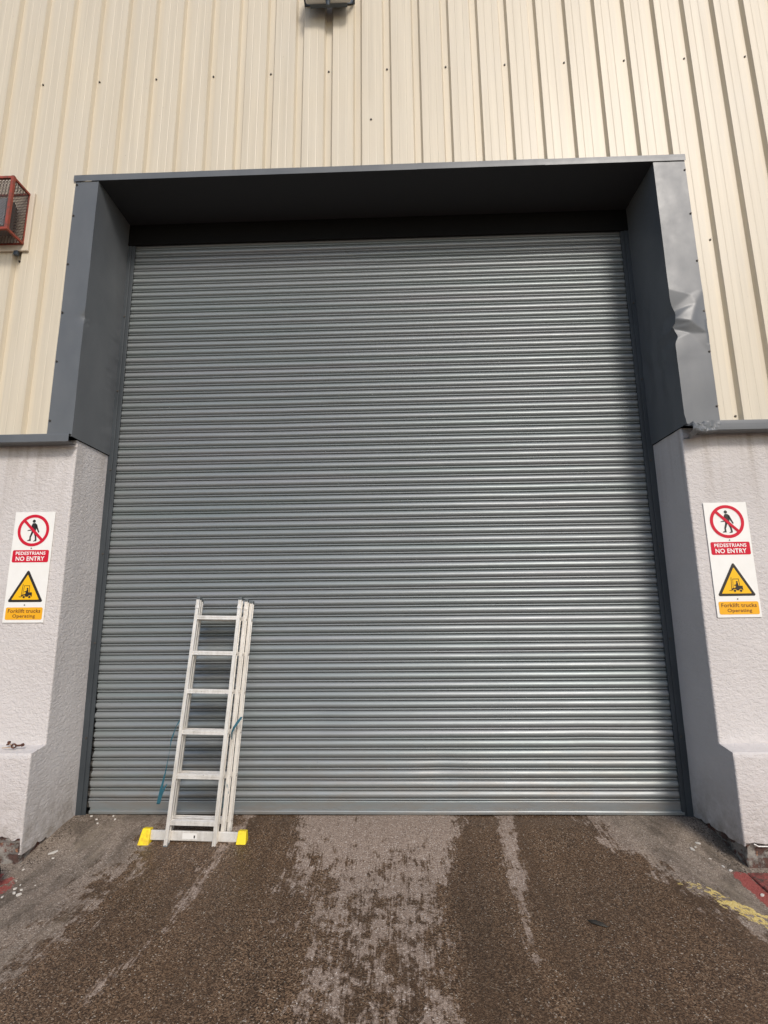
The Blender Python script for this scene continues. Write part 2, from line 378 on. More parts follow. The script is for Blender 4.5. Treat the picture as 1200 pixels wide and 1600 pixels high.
# rendered piers with plinth
def pier(sgn, xe, zb_back, zb_front, zb_face, seed):
    cols = []       # (x_low,y_low,x_up,y_up, zbottom, nx, ny)
    r = .012
    for t in np.linspace(0, 1, 34):
        yl, yu = 0.10 + t*(YP+r-.10), 0.10 + t*(YW+r-.10)
        cols.append((xe, yl, xe, yu, zb_back+(zb_front-zb_back)*t, -sgn, 0))
    for a in (30, 60):
        s_, c_ = math.sin(R(a)), math.cos(R(a))
        cols.append((xe+sgn*r*(1-c_), YP+r-r*s_, xe+sgn*r*(1-c_), YW+r-r*s_, zb_front+.3*(zb_face-zb_front)*(a > 40), -sgn*c_, -s_))
    for dx in list(np.arange(r, .9, .018)) + list(np.arange(1, 11, 1.0)):
        cols.append((xe+sgn*dx, YP, xe+sgn*dx, YW, zb_face, 0, -1))
    P = []
    for i, (xl, yl, xu, yu, zb, nx, ny) in enumerate(cols):
        jz = noise.noise(Vector((i*.35, seed, 0)))*.022 + noise.noise(Vector((i*.9, seed, 3)))*.012
        col = []
        col.append((xl-nx*.022, yl-ny*.022, zb+jz+.002))
        for z in (zb+jz, zb+jz+.03, .25, .45, .610, .628, .640):
            off = .0025*noise.noise(Vector((xl*6+yl*6, z*6, seed)))
            rr = .012 if z > .635 else (.004 if z > .62 else 0)
            col.append((xl+nx*off, yl+ny*off - ny*rr*(ny < -.5) , z))
        for z in (.662, .672, .70, 1., 1.5, 2., 2.5, 2.982):
            off = .0025*noise.noise(Vector((xu*6+yu*6, z*6, seed)))
            col.append((xu+nx*off, yu+ny*off, z))
        P.append(col)
    mb = MB(); mb.grid(P)
    return mb.build('rendered_pier', M_REND, wh)
pl_ = pier(-1, XL-.012, -.02, .005, .105, 1.7)
pr_ = pier(1, XR+.012, .02, .070, .088, 4.2)
for sgn, xe in ((-1, XL-.012), (1, XR+.012)):
    cols = [(xe+sgn*.020, .1-(.1-YP-.020)*t, -sgn, 0) for t in np.linspace(0, 1, 60)]
    cols += [(xe+sgn*(.020+d), YP+.020, 0, -1) for d in list(np.arange(.012, .9, .013)) + list(np.arange(1, 11, 1.))]
    P = []
    for (x, y, nx, ny) in cols:
        col = []
        for z in np.linspace(-.2, .16, 30):
            course = abs(((z+.2) % .078)-.039)
            d = .016*noise.noise(Vector((x*9+y*9, z*14, sgn))) + .010*noise.noise(Vector((x*30+y*30, z*40, sgn+3)))
            d -= .008*max(0, (course-.030)/.009)
            ju = ((x+y)/.232 + (int((z+.2)/.078) % 2)*.5) % 1
            d -= .008*max(0, (abs(ju-.5)-.47)/.03)
            d = min(d, .012)
            col.append((x+nx*d, y+ny*d, z))
        P.append(col)
    mb = MB(); mb.grid(P); mb.build('brick_base', M_BRICK, wh, smooth=True, fix=False)
mb = MB(); mb.tube([(XR+.075, YP+.004, .082), (XR+.10, YP+.002, .068), (XR+.30, YP+.002, .066), (XR+1.2, YP+.002, .07)], .0035, 6)
mb.build('render_bead', M_SIGNW, wh)

# drip flashing at the foot of the cladding
def sheet(name, path, x0, x1, nx, disp=None, parent=wh, mat=M_FLASH, solid=.0016):
    P = []
    for x in np.linspace(x0, x1, nx):
        row = []
        for (y, z) in path:
            p = Vector((x, y, z))
            if disp: p = disp(p)
            row.append(p)
        P.append(row)
    mb = MB(); mb.grid(P); return mb.build(name, mat, parent, solid=solid)
path = [(-.535,3.003), (-.604,3.000), (-.606,2.985), (-.606,2.960), (-.606,2.936), (-.598,2.932), (-.500,2.936)]
sheet('drip_flashing', path, -12, XL-.004, 40)
def crump(p):
    t = max(0, 1-(p.x-2.445)/.28)
    if t > 0:
        a = noise.noise_vector(p*16)*.045*t*t + noise.noise_vector(p*40)*.014*t
        p = p + a + Vector((0, -.01*t, -.035*t*t))
    return p
o = sheet('drip_flashing', [(-.535,3.003),(-.57,3.002),(-.604,3.0),(-.606,2.985),(-.607,2.972),(-.607,2.958),(-.607,2.945),(-.606,2.925),(-.598,2.918),(-.55,2.922),(-.5,2.925)], XR+.008, 3.1, 60, crump, solid=.0016)
o['label'] = 'drip flashing crumpled and torn at its door end'
sheet('drip_flashing', [(-.535,3.003),(-.604,3.0),(-.607,2.972),(-.606,2.925),(-.598,2.918),(-.5,2.925)], 3.1, 12, 10)

# door surround: bent side sheets
def ridge(p, a, b, w, h):
    """height of a sharp crease along segment a-b (in s,z)"""
    ax, az = a; bx, bz = b; ex, ez = bx-ax, bz-az
    t = min(1, max(0, ((p[0]-ax)*ex+(p[1]-az)*ez)/(ex*ex+ez*ez)))
    d = math.hypot(p[0]-ax-t*ex, p[1]-az-t*ez)
    return h*max(0, 1-d/w)**1.6
CT = dict(A=(0,4.13,0), B=(.17,4.08,-.002), C=(0,3.945,.024), D=(.19,3.995,-.008), E=(.125,3.84,-.020), F=(0,3.875,.002), G=(0,3.80,.030), H=(.06,3.842,-.004),
          I=(.262,3.735,-.008), J=(0,3.70,.004), K=(.12,3.745,.006), L=(0,3.55,0), M=(.266,3.55,0), N=(.266,3.95,0), O=(.266,4.12,0))
TR = ['ABC','BCD','BOD','ODN','CDF','DEF','DNE','NIE','FEH','FHG','GHE','GEK','EIK','GKJ','JKL','KLM','KIM']
def facet(u, z):
    for t in TR:
        (x1,y1,d1),(x2,y2,d2),(x3,y3,d3) = [CT[c] for c in t]
        dt = (y2-y3)*(x1-x3)+(x3-x2)*(y1-y3)
        a = ((y2-y3)*(u-x3)+(x3-x2)*(z-y3))/dt; b = ((y3-y1)*(u-x3)+(x1-x3)*(z-y3))/dt; c = 1-a-b
        if a >= -1e-6 and b >= -1e-6 and c >= -1e-6: return a*d1+b*d2+c*d3
    return 0
def side_sheet(sgn, xe, wout, zbot_outer):
    # s: -wout..0 on the front face (outwards), 0..0.575 into the reveal
    S = list(np.linspace(-wout, -.03, 16)) + [-.022,-.015,-.009,-.005,-.002, 0, .002,.005,.009,.015,.022] + list(np.linspace(.03, .56, 26))
    Z = list(np.linspace(2.985, 3.55, 26)) + list(np.linspace(3.56, 4.2, 76)) + list(np.linspace(4.22, HT+.004, 34))
    P = []
    for z in Z:
        row = []
        for s in S:
            if s <= 0: x, y = xe - sgn*s, YF
            else: x, y = xe, YF + s
            d_in = 0; dx = 0
            low = .0035*noise.noise(Vector((s*3, z*1.5, sgn*3))) + .0015*noise.noise(Vector((s*9, z*5, sgn)))
            if sgn > 0:
                if s <= 0:
                    q = (-s, z)
                    d_in += facet(-s, z) + (.004*noise.noise(Vector((s*7, z*5, 1))) - .002)*math.exp(-((z-3.8)/.35)**2)
                # edge knocked sideways
                e = math.exp(-(abs(s)/.10))
                k = math.exp(-((z-3.90)/.075)**2)*.030 + math.exp(-((z-3.72)/.04)**2)*.024 + math.exp(-((z-3.80)/.018)**2)*-.012
                dx += e*k + e*.012*noise.noise(Vector((0, z*14, 2)))*math.exp(-((z-3.8)/.22)**2)
                if s > 0:
                    dx += .010*noise.noise(Vector((s*10, z*6, 7)))*math.exp(-((z-3.65)/.45)**2)*min(1, s*6)
                    dx += .012*math.exp(-((s-.06)/.05)**2)*math.exp(-((z-3.62)/.22)**2)
                b_ = math.exp(-((z-2.985)/.05)**2)*math.exp(-abs(s)/.08)
                dx += .02*b_*noise.noise(Vector((s*20, z*20, 4))) + .012*b_
            else:
                e = math.exp(-(abs(s)/.05))
                k = math.exp(-((z-4.02)/.05)**2)*.020
                dx -= e*k*(.6+.8*noise.noise(Vector((s*30, z*25, 9)))); d_in += e*k*.8
                if s > .35: dx += .004*noise.noise(Vector((s*5, z*16, 4)))
            y += d_in + (low if s <= 0 else 0); x += dx + (low if s > 0 else 0)
            row.append((x, y, z))
        P.append(row)
    mb = MB(); mb.grid(P)
    o = mb.build('door_surround_side', M_FLASH, wh, solid=0)
    for p in o.data.polygons: p.use_smooth = True
    e = o.modifiers.new('split', 'EDGE_SPLIT'); e.split_angle = R(38)
    return o
ls = side_sheet(-1, XL, .205, 3)
rs = side_sheet(1, XR, .264, 3); rs['label'] = 'grey side flashing dented and creased halfway up'
# head band and soffit, three lapped lengths
mb = MB()
for i, (a, b) in enumerate(((-2.578, .44), (.44, 1.53), (1.53, 2.716))):
    dy = (.0015, 0, .0022)[i]
    P = []
    for x in np.linspace(a, b, 20):
        wz = .0025*noise.noise(Vector((x*1.5, i, 0)))
        P.append([(x, -.570, 5.392+wz), (x, -.584+dy, 5.391+wz), (x, -.585+dy, 5.36+wz), (x, -.585+dy, HT+.002)])
    mb.grid(P)
mb.build('head_band', M_FLASH, wh, solid=.0012)
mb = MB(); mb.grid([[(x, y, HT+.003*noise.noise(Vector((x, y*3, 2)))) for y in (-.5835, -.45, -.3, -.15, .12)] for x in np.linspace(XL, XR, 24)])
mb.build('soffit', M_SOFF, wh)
mb = MB(); mb.box(XL, XR, -.055, -.035, 5.115, HT-.004)  # added black strip, stands in for the shaded void above the laths
mb.cyl((XL, -.045, 5.115), (XR, -.045, 5.115), .012)
mb.build('head_shade_strip', M_BLACK, wh)

# screws
scr = MB(); scr.cyl((0, 0, 0), (0, -.0025, 0), .0092, 12); scr.cyl((0, -.0025, 0), (0, -.0085, 0), .0062, 6)
s0 = scr.build('screw', M_SCREW, wh)
spots = [(X0+PIT*k+.033, -.5345, 6.445-.004*(k-1)**2/30) for k in range(-11, 14, 2)]
spots += [(2.857, -.5345, 4.60), (2.857, -.5345, 3.055), (-2.475-.532, -.5345, 4.59), (.043+.0, -.5715, 5.87)]
spots += [(2.70, YF-.0015, z) for z in (5.24, 4.82, 4.38, 3.93, 3.58, 3.125)]
spots += [(-2.548, YF-.0015, z) for z in (5.30, 4.99, 4.52, 4.07, 3.63, 3.12)]
for i, p in enumerate(spots):
    o = s0 if i == 0 else s0.copy()
    if i: COL.objects.link(o); o.parent = wh
    o.location = p; o.rotation_euler = (0, random.random()*3, 0)

# roller shutter
gL, gR = -2.318, 2.402
pr = [(0, .009), (.002, -.003), (.005, -.0088), (.009, -.0100), (.013, -.0085), (.0155, -.004), (.0175, .007), (.0195, .006), (.022, -.0065)]
for i in range(1, 11):
    u = i/11; pr.append((.022+.051*u, -.0065*(1-u) - .0015*u - .0125*math.sin(math.pi*(u**.85))**.9))
DENT = [(.95,1.35,.16,.009),(-.45,.75,.14,.008),(1.7,.55,.12,.007),(.2,2.1,.22,.007),(-1.7,1.7,.15,.006),(1.35,2.6,.18,.006),(.55,.35,.10,.008),(-.9,3.3,.25,.006)]
def dent(x, z): return sum(h*math.exp(-((x-a)/(w_*1.5))**2-((z-b)/w_)**2) for a, b, w_, h in DENT)
P = []; xs = np.linspace(gL, gR, 120)
for k in range(0, 71):
    tl = random.uniform(-.045, .045); dy = random.uniform(-.0008, .0008); ph = random.random()*50
    for (dz, dyy) in pr:
        P.append([(x, -.012+dent(x, .12+.075*k+dz)+dyy+dy+tl*(dz-.045)*.8 + .0016*noise.noise(Vector((x*.9, k*.35, 0))) + .0009*noise.noise(Vector((x*2.6, ph, dz*12))), .122+.075*k+dz + .0012*noise.noise(Vector((x*.7, ph, 4)))) for x in xs])
mb = MB(); mb.grid(P)
door = mb.build('roller_shutter', M_SHUT, wh, smooth=True, fix=False)
e = door.modifiers.new('split', 'EDGE_SPLIT'); e.split_angle = R(62)
# bottom rail
prof_b = [(0, .122), (-.026, .1215), (-.028, .117), (-.028, .060), (-.040, .056), (-.044, .050), (-.044, .034), (-.038, .028), (0, .028)]
P = [[(x, y, z+.002*noise.noise(Vector((x*1.1, 0, 9)))) for y, z in prof_b] for x in np.linspace(gL+.055, gR-.01, 60)]
mb = MB(); mb.grid(P)
n0 = len(mb.v)
mb.poly([(gL+.055, y, z) for y, z in prof_b]); mb.poly([(gR-.01, y, z) for y, z in prof_b])
mb.box(gL-.01, gL+.075, -.024, -.002, .075, .121)
rail = mb.build('bottom_rail', M_SHUT, door, fix=True)
mb = MB(); mb.box(gL, gR, -.020, .01, .012, .034); mb.build('rubber_seal', M_BLACK, door)
# guide rails
for sgn, xa, xb in ((-1, XL-.030, gL+.028), (1, XR+.030, gR-.028)):
    mb = MB(); x = sorted((xa, xb-(-sgn)*.034)); mb.box(x[0], x[1], -.048, .09, -.02, 5.2)
    x = sorted((xb-(-sgn)*.030, xb)); mb.box(x[0], x[1], -.043, -.031, .0, 5.2)
    x = sorted((xb-(-sgn)*.037, xb-(-sgn)*.027)); mb.box(x[0], x[1], -.0405, -.025, .0, 5.2)
    g = mb.build('guide_rail', M_GUIDE, door, bevel=.003)
    for z in np.arange(.6, 5, .75):
        b = scr.build('bolt', M_SCREW, g); b.location = ((XL if sgn < 0 else XR)+(-sgn)*.022, -.048, z)

# ------------------------------------------------------------ red kerb slabs in front of the piers
def rough_slab(name, pts, z0, z1, mat, seed):
    mb = MB(); mb.prism(pts, z0, z1); o = mb.build(name, mat, bevel=.012)
    return o
o = rough_slab('kerb_slab', [(2.425,-.66),(2.405,-1.2),(2.42,-2.6),(3.6,-2.6),(3.6,-.66)], -.2, -.068, M_RED, 1)
tag(o, 'chipped red painted concrete slab at the foot of the right pier', 'kerb slab', 'red painted slabs beside the door')
o = rough_slab('kerb_slab', [(-2.395,-.66),(-2.36,-1.1),(-2.40,-2.6),(-3.6,-2.6),(-3.6,-.66)], -.2, -.075, M_RED, 2)
tag(o, 'dark red painted concrete slab at the foot of the left pier', 'kerb slab', 'red painted slabs beside the door')

# ------------------------------------------------------------ signs
def circle(cx, cz, r, n=48): return [(cx+r*math.cos(2*math.pi*i/n), cz+r*math.sin(2*math.pi*i/n)) for i in range(n)]
def rrect(x0, x1, z0, z1, r, n=6):
    out = []
    for cx, cz, a0 in ((x1-r, z1-r, 0), (x0+r, z1-r, 90), (x0+r, z0+r, 180), (x1-r, z0+r, 270)):
        for i in range(n+1):
            a = R(a0+90*i/n); out.append((cx+r*math.cos(a), cz+r*math.sin(a)))
    return out
def rpoly(pts, r, n=5):
    out = []; k = len(pts)
    for i in range(k):
        p = Vector(pts[i]); a = (Vector(pts[i-1])-p).normalized(); b = (Vector(pts[(i+1) % k])-p).normalized()
        ang = a.angle(b); d = r/math.tan(ang/2); c = p+(a+b).normalized()*(r/math.sin(ang/2))
        s_ = p+a*d-c; e_ = p+b*d-c
        for j in range(n+1):
            v = s_.lerp(e_, j/n).normalized()*r; out.append(tuple(c+v))
    return out
def flat(polys, name, mat, parent, y):
    mb = MB()
    for p in polys: mb.poly([(a, y, b) for a, b in p])
    o = mb.build(name, mat, parent, fix=False)
    bm = bmesh.new(); bm.from_mesh(o.data); bmesh.ops.triangulate(bm, faces=bm.faces)
    for f in bm.faces:
        if f.normal.y > 0: f.normal_flip()
    bm.to_mesh(o.data); bm.free(); return o
def text_mesh(txt, name, mat, parent, x0, x1, z0, z1, y, bold=0.0, shear=0.0):
    cu = bpy.data.curves.new('t', 'FONT'); cu.body = txt; cu.size = 1; cu.offset = bold; cu.shear = shear; cu.fill_mode = 'FRONT'; cu.resolution_u = 4
    cu.space_character = 1.06
    to = bpy.data.objects.new('t', cu); COL.objects.link(to)
    dg = bpy.context.evaluated_depsgraph_get(); dg.update()
    me = bpy.data.meshes.new_from_object(to.evaluated_get(dg)); bpy.data.objects.remove(to)
    vs = [v.co.copy() for v in me.vertices]
    ax, bx = min(v.x for v in vs), max(v.x for v in vs); ay, by = min(v.y for v in vs), max(v.y for v in vs)
    for v, c in zip(me.vertices, vs):
        v.co = (x0+(c.x-ax)/(bx-ax)*(x1-x0), y, z0+(c.y-ay)/(by-ay)*(z1-z0))
    me.name = name; me.materials.clear(); me.materials.append(mat)
    o = bpy.data.objects.new(name, me); COL.objects.link(o); o.parent = parent; return o
SW, SH = .320, .857
def make_sign(x, z, label, rot):
    # local origin at top left, z downwards negative
    s = empty('safety_sign', (x, YW-.004, z), label=label, cat='sign', group='safety signs beside the door')
    s.rotation_euler = (0, rot, 0)
    mb = MB(); mb.box(0, SW, -.004, 0, -SH, 0); mb.build('panel', M_SIGNW, s, bevel=.0015)
    y1, y2, y3 = -.0052, -.0060, -.0068
    cx, cz, Ro, Ri = .160, -.147, .126, .103
    # ring
    mb = MB(); n = 72
    A = circle(cx, cz, Ro, n); B = circle(cx, cz, Ri, n)
    for i in range(n):
        j = (i+1) % n; mb.quad((A[i][0], y2, A[i][1]), (A[j][0], y2, A[j][1]), (B[j][0], y2, B[j][1]), (B[i][0], y2, B[i][1]))
    d = Vector((1, -1)).normalized(); nn = Vector((1, 1)).normalized()*.0105
    a = Vector((cx, cz))-d*.107; b = Vector((cx, cz))+d*.107
    mb.poly([(q.x, y3, q.y) for q in (a-nn, b-nn, b+nn, a+nn)])
    mb.build('prohibition_ring', M_SRED, s)
    H = lambda pts: [(cx+px, cz+pz) for px, pz in pts]
    fig = [circle(cx-.002, cz+.073, .0125, 20),
           H([(-.010,.058),(.010,.058),(.020,.046),(.021,.020),(.018,-.014),(-.014,-.014),(-.017,.015),(-.019,.042)]),
           H([(.014,.054),(.024,.046),(.034,.020),(.048,-.012),(.043,-.020),(.036,-.012),(.024,.010),(.013,.030)]),
           H([(-.016,.050),(-.009,.030),(-.018,.008),(-.046,.002),(-.048,-.004),(-.014,-.001),(-.010,.012)]),
           H([(-.014,-.010),(.004,-.010),(-.006,-.035),(-.014,-.055),(-.012,-.083),(-.042,-.083),(-.038,-.077),(-.026,-.072),(-.026,-.050),(-.020,-.030)]),
           H([(.000,-.010),(.018,-.010),(.028,-.045),(.034,-.078),(.030,-.086),(.006,-.088),(.010,-.082),(.020,-.076),(.016,-.048)])]
    flat(fig, 'walking_figure', M_SBLK, s, y1)
    cap = flat([rrect(.016, .304, -.398, -.302, .012)], 'red_caption', M_SRED, s, y1)
    text_mesh('PEDESTRIANS', 'caption_text', M_STXT, cap, .042, .278, -.340, -.314, y2, .022, .0)
    text_mesh('NO ENTRY', 'caption_text', M_STXT, cap, .046, .274, -.386, -.352, y2, .022, .0)
    tri = flat([rpoly([(.160, -.452), (.020, -.702), (.300, -.702)], .010)], 'warning_triangle', M_SBLK, s, y1)
    flat([rpoly([(.160, -.492), (.052, -.684), (.268, -.684)], .003)], 'triangle_face', M_SYEL, tri, y2)
    fx, fz = .160, -.664
    K = lambda pts: [(fx+px, fz+pz) for px, pz in pts]
    fork = [K([(-.034,.010),(-.026,.020),(-.006,.022),(.002,.036),(.048,.036),(.050,.004),(.042,.002),(-.026,.002),(-.034,.004)]),
            circle(fx-.012, fz+.000, .0098, 20), circle(fx+.032, fz+.000, .0098, 20),
            K([(-.036,.006),(-.032,.008),(-.026,.098),(-.030,.098)]), K([(-.024,.016),(-.021,.016),(-.015,.088),(-.018,.088)]),
            K([(-.052,.001),(-.034,-.002),(-.034,.003),(-.052,.004)]),
            K([(-.016,.088),(.026,.088),(.026,.084),(-.016,.084)]), K([(.022,.086),(.026,.086),(.030,.038),(.026,.038)]),
            circle(fx+.010, fz+.064, .0068, 14), K([(.004,.056),(.017,.058),(.020,.034),(.002,.034),(-.012,.038),(-.012,.043),(.002,.046)])]
    flat(fork, 'forklift_figure', M_SBLK, tri, y3)
    for hx in (-.012, .032):
        flat([circle(fx+hx, fz, .0128, 20)], 'wheel_arch', M_SYEL, tri, y3-.0003)
        wh_ = flat([circle(fx+hx, fz, .0092, 20)], 'wheel_disc', M_SBLK, tri, y3-.0006)
    amb = flat([rrect(.018, .306, -.835, -.742, .012)], 'amber_caption', M_SAMB, s, y1)
    text_mesh('Forklift trucks', 'caption_text', M_SBRN, amb, .036, .290, -.783, -.754, y2, .016, 0)
    text_mesh('Operating', 'caption_text', M_SBRN, amb, .076, .252, -.826, -.794, y2, .016, 0)
    for zz in (-.288, -.724):
        mb = MB(); mb.cyl((.160, -.004, zz), (.160, -.0075, zz), .0045, 10); mb.build('screw', M_SCREW, s)
    return s
make_sign(-2.799, 2.393, 'white pedestrians no entry and forklift sign on the left pier, above the rusty pipe clip', R(.25))
make_sign(2.551, 2.382, 'white pedestrians no entry and forklift sign on the sunlit right pier', R(-.2))

# ------------------------------------------------------------ ladder
lad = empty('ladder', (-1.266, -.498, -.034), label='worn aluminium three section ladder with yellow ended stabiliser bar leaning on the roller shutter', cat='ladder')
lad.rotation_euler = (R(-8.2), R(1.3), 0)
LEN = 1.762
RW, RD = .026, .043
def rail(mb, x, y, z0, z1, inn):
    h = RW/2; g = .004
    q = .010
    o_ = [(-h,0),(-h+.0045,0),(-.0035,0),(-.0035,g),(.0035,g),(.0035,0),(h,0),(h,.011),(h-q,.013),(h-q,RD-.013),(h,RD-.011),(h,RD),(-h,RD),(-h,RD-.010),(-h+.003,RD-.012),(-h+.003,.012),(-h,.010)]
    o_ = [(x+(-inn)*a_, y+b_) for a_, b_ in o_]
    mb.prism(o_, z0, z1)
ZR = [.170, .465, .762, 1.050, 1.334, 1.607]
for si, (hw, y0, zlo, zhi) in enumerate(((.171, 0, .0, LEN), (.201, .070, .035, LEN-.004), (.231, .118, .075, LEN-.012))):
    for sg in (-1, 1):
        hx = hw if sg > 0 else (.171, .184, .198)[si]; gx_ = sg*hx
        mb = MB(); rail(mb, gx_, y0, zlo+.02, zhi-.012, -sg)
        st = mb.build('rail', M_ALU, lad)
        mb = MB(); mb.box(gx_-RW/2-.0015, gx_+RW/2+.0015, y0-.002, y0+RD+.002, zhi-.014, zhi+.010)
        mb.build('end_cap', M_CAPG, st, bevel=.004)
        if si < 2:
            mb = MB(); mb.prism([(y0-.002, zlo-.012), (y0+RD+.002, zlo-.004), (y0+RD+.002, zlo+.045), (y0-.002, zlo+.030)], gx_-RW/2-.0018, gx_+RW/2+.0018, 'x')
            mb.build('foot', M_CAPG, st, bevel=.004)
        # stay clip
        if si < 2:
            mb = MB(); mb.box(gx_-RW/2-.002, gx_+RW/2+.002, y0-.004, y0+.01, LEN-.085, LEN-.060); mb.build('guide_clip', M_ALU, st, bevel=.002)
    for zi, z in enumerate(ZR):
        mb = MB(); lw = (.171, .184, .198)[si]; a, b = -lw+RW/2-.001, hw-RW/2+.001; yc = y0+RD/2+.001; dz = .015
        yy0, yy1 = yc-.017, yc+.017
        o_ = [(yy0, z-dz), (yy0, z-.003), (yy0+.003, z-.001), (yy0, z+.001), (yy0, z+dz)]
        for q in range(6):
            ya = yy0+.004+q*.0052; o_ += [(ya, z+dz), (ya+.0012, z+dz-.003), (ya+.003, z+dz-.003), (ya+.0042, z+dz)]
        o_ += [(yy1, z+dz), (yy1, z-dz)]
        mb.prism(o_, a, b, 'x'); rg = mb.build('rung', M_ALU, lad)
        for sg in (-1, 1):
            mb = MB(); hh_ = hw if sg > 0 else lw; mb.cyl((sg*(hh_+RW/2-.012), yc, z), (sg*(hh_+RW/2+.002), yc, z), .009, 14); mb.build('rivet', M_ALU, rg)
# stabiliser bar
mb = MB(); mb.box(-.340, .358, .0450, .0675, .050, .112); bar = mb.build('stabiliser_bar', M_ALU, lad, bevel=.004)
mb = MB(); mb.box(-.075, .030, .0435, .0452, .063, .099); mb.build('label_plate', M_LABEL, bar)
mb = MB(); mb.box(.008, .018, .0425, .0434, .069, .086); mb.build('label_mark', M_SBLK, bar)
for sg, xa in ((-1, -.350), (1, .368)):
    mb = MB(); x = sorted((xa-sg*.050, xa+sg*.020))
    n = len(mb.v)
    top = [(x[0]+.006, .034, .124), (x[1]-.006, .034, .124), (x[1]-.006, .080, .124), (x[0]+.006, .080, .124)]
    bot = [(x[0]-(.012 if sg < 0 else .002), .012, .006), (x[1]+(.002 if sg < 0 else .004), .012, .006), (x[1]+.004, .100, .012), (x[0]-.004, .100, .012)]
    mb.v += bot+top; mb.f += [(3,2,1,0),(4,5,6,7),(0,1,5,4),(1,2,6,5),(2,3,7,6),(3,0,4,7)]
    mb.build('bar_foot', M_YEL, bar, bevel=.006)
# webbing strap
def ribbon(mb, pts, ws):
    P = []
    for (x, y, z), w_ in zip(pts, ws): P.append([(x-w_/2, y, z), (x+w_/2, y-.004, z)])
    mb.grid(P)
stp = empty('webbing_strap', (0, 0, 0), label='loose teal webbing strap threaded round the back of the ladder', cat='strap')
for pts, ws in (([(-1.440,-.33,.815),(-1.455,-.335,.785),(-1.470,-.35,.755),(-1.485,-.355,.70),(-1.497,-.36,.655),(-1.50,-.36,.60),(-1.508,-.36,.545),(-1.522,-.365,.44),(-1.543,-.37,.33),(-1.560,-.375,.225),(-1.550,-.384,.235),(-1.535,-.39,.29),(-1.510,-.40,.34),(-1.492,-.395,.37)],
                 [.004,.012,.004,.010,.008,.002,.003,.009,.020,.022,.024,.022,.016,.006]),
                ([(-.975,-.345,.820),(-.992,-.36,.795),(-1.018,-.375,.755),(-1.038,-.365,.715),(-1.044,-.34,.66)], [.018,.024,.020,.012,.006]),
                ([(-1.070,-.36,.375),(-1.060,-.365,.34),(-1.056,-.37,.30),(-1.068,-.37,.26),(-1.078,-.37,.20)], [.008,.022,.030,.022,.014])):
    mb = MB(); ribbon(mb, pts, ws); mb.build('strap_length', M_STRAP, stp, solid=.0015, fix=False)

# ------------------------------------------------------------ caged wall lamp (left edge)
cg = empty('caged_floodlight', (-3.14, YC, 4.93), label='wall floodlight inside a rusty red mesh cage on a cream plate', cat='floodlight')
def L(p): return (p[0]+3.14, p[1]-YC, p[2]-4.93)
def lb(mb, x0, x1, y0, y1, z0, z1): a = L((x0, y0, z0)); b = L((x1, y1, z1)); mb.box(a[0], b[0], a[1], b[1], a[2], b[2])
mb = MB(); lb(mb, -3.375, -2.905, -.592, -.571, 4.652, 5.222); mb.build('back_plate', M_PLATE, cg, bevel=.004)
mb = MB(); lb(mb, -3.02, -2.985, -.60, -.571, 4.612, 4.652); mb.build('conduit', M_LAMP, cg, bevel=.004)
x0, x1, y0, y1, z0, z1 = -3.345, -2.950, -.775, -.594, 4.715, 5.197
mb = MB()
def fb(p, q, t=.022): mb.bar(L(p), L(q), t, t)
for x in (x0, x1):
    fb((x, y0, z0-.011), (x, y0, z1+.011), .024)
    for z in (z0, z1): fb((x, y0, z), (x, y1, z), .018)
for z in (z0, z1): fb((x0, y0, z), (x1, y0, z), .020); fb((x0, y1, z), (x1, y1, z), .014)
fb((x0, y1, z0), (x0, y1, z1), .012); fb((x1, y1, z0), (x1, y1, z1), .012)
mb.build('cage_frame', M_CAGE, cg)
def lattice(mb, o_, u, v, lu, lv, step, wdt):
    """diamond lattice in a rectangle o + a*u + b*v"""
    o_ = Vector(o_); u = Vector(u); v = Vector(v); nrm = u.cross(v)
    sl = 1.0
    for s_ in (1, -1):
        k = -lv
        while k < lu+lv:
            pts = []
            # line a = k + s*b*sl
            b0, b1 = 0, lv
            aa = [k + (s_*b if s_ > 0 else lv-b)*sl for b in (b0, b1)]
            # clip to 0..lu
            (a0, a1) = aa
            if a0 != a1:
                t0, t1 = 0, 1
                for lo in (0,):
                    pass
                def T(a): return (a-a0)/(a1-a0)
                ta, tb = sorted((T(0), T(lu))); t0, t1 = max(0, ta), min(1, tb)
                if t1 - t0 > .02:
                    p = o_+u*(a0+(a1-a0)*t0)+v*(lv*t0); q = o_+u*(a0+(a1-a0)*t1)+v*(lv*t1)
                    mb.bar(p, q, wdt, .0022, nrm)
            k += step
mb = MB(); st_, wd = .027, .0042
lattice(mb, L((x0, y0, z0)), (1,0,0), (0,0,1), x1-x0, z1-z0, st_, wd)
lattice(mb, L((x1, y0, z0)), (0,1,0), (0,0,1), y1-y0, z1-z0, st_, wd)
lattice(mb, L((x0, y0, z0)), (0,1,0), (0,0,1), y1-y0, z1-z0, st_, wd)
lattice(mb, L((x0, y0, z0)), (1,0,0), (0,1,0), x1-x0, y1-y0, st_, wd)
lattice(mb, L((x0, y0, z1)), (1,0,0), (0,1,0), x1-x0, y1-y0, st_, wd)
mb.build('cage_mesh', M_WIRE, cg)
mb = MB(); lb(mb, -3.30, -3.00, -.735, -.650, 4.76, 5.05); hb_ = mb.build('lamp_housing', M_LAMP, cg, bevel=.012)
mb = MB()
for i in range(9): lb(mb, -3.29, -3.01, -.650, -.615, 4.78+i*.030, 4.788+i*.030)
mb.build('cooling_fins', M_LAMP, hb_)
mb = MB(); lb(mb, -3.285, -3.015, -.741, -.7352, 4.775, 5.035); mb.build('lamp_glass', M_GLASS, hb_)
mb = MB(); lb(mb, -3.17, -3.12, -.62, -.592, 4.80, 5.02); mb.build('bracket', M_LAMP, cg)

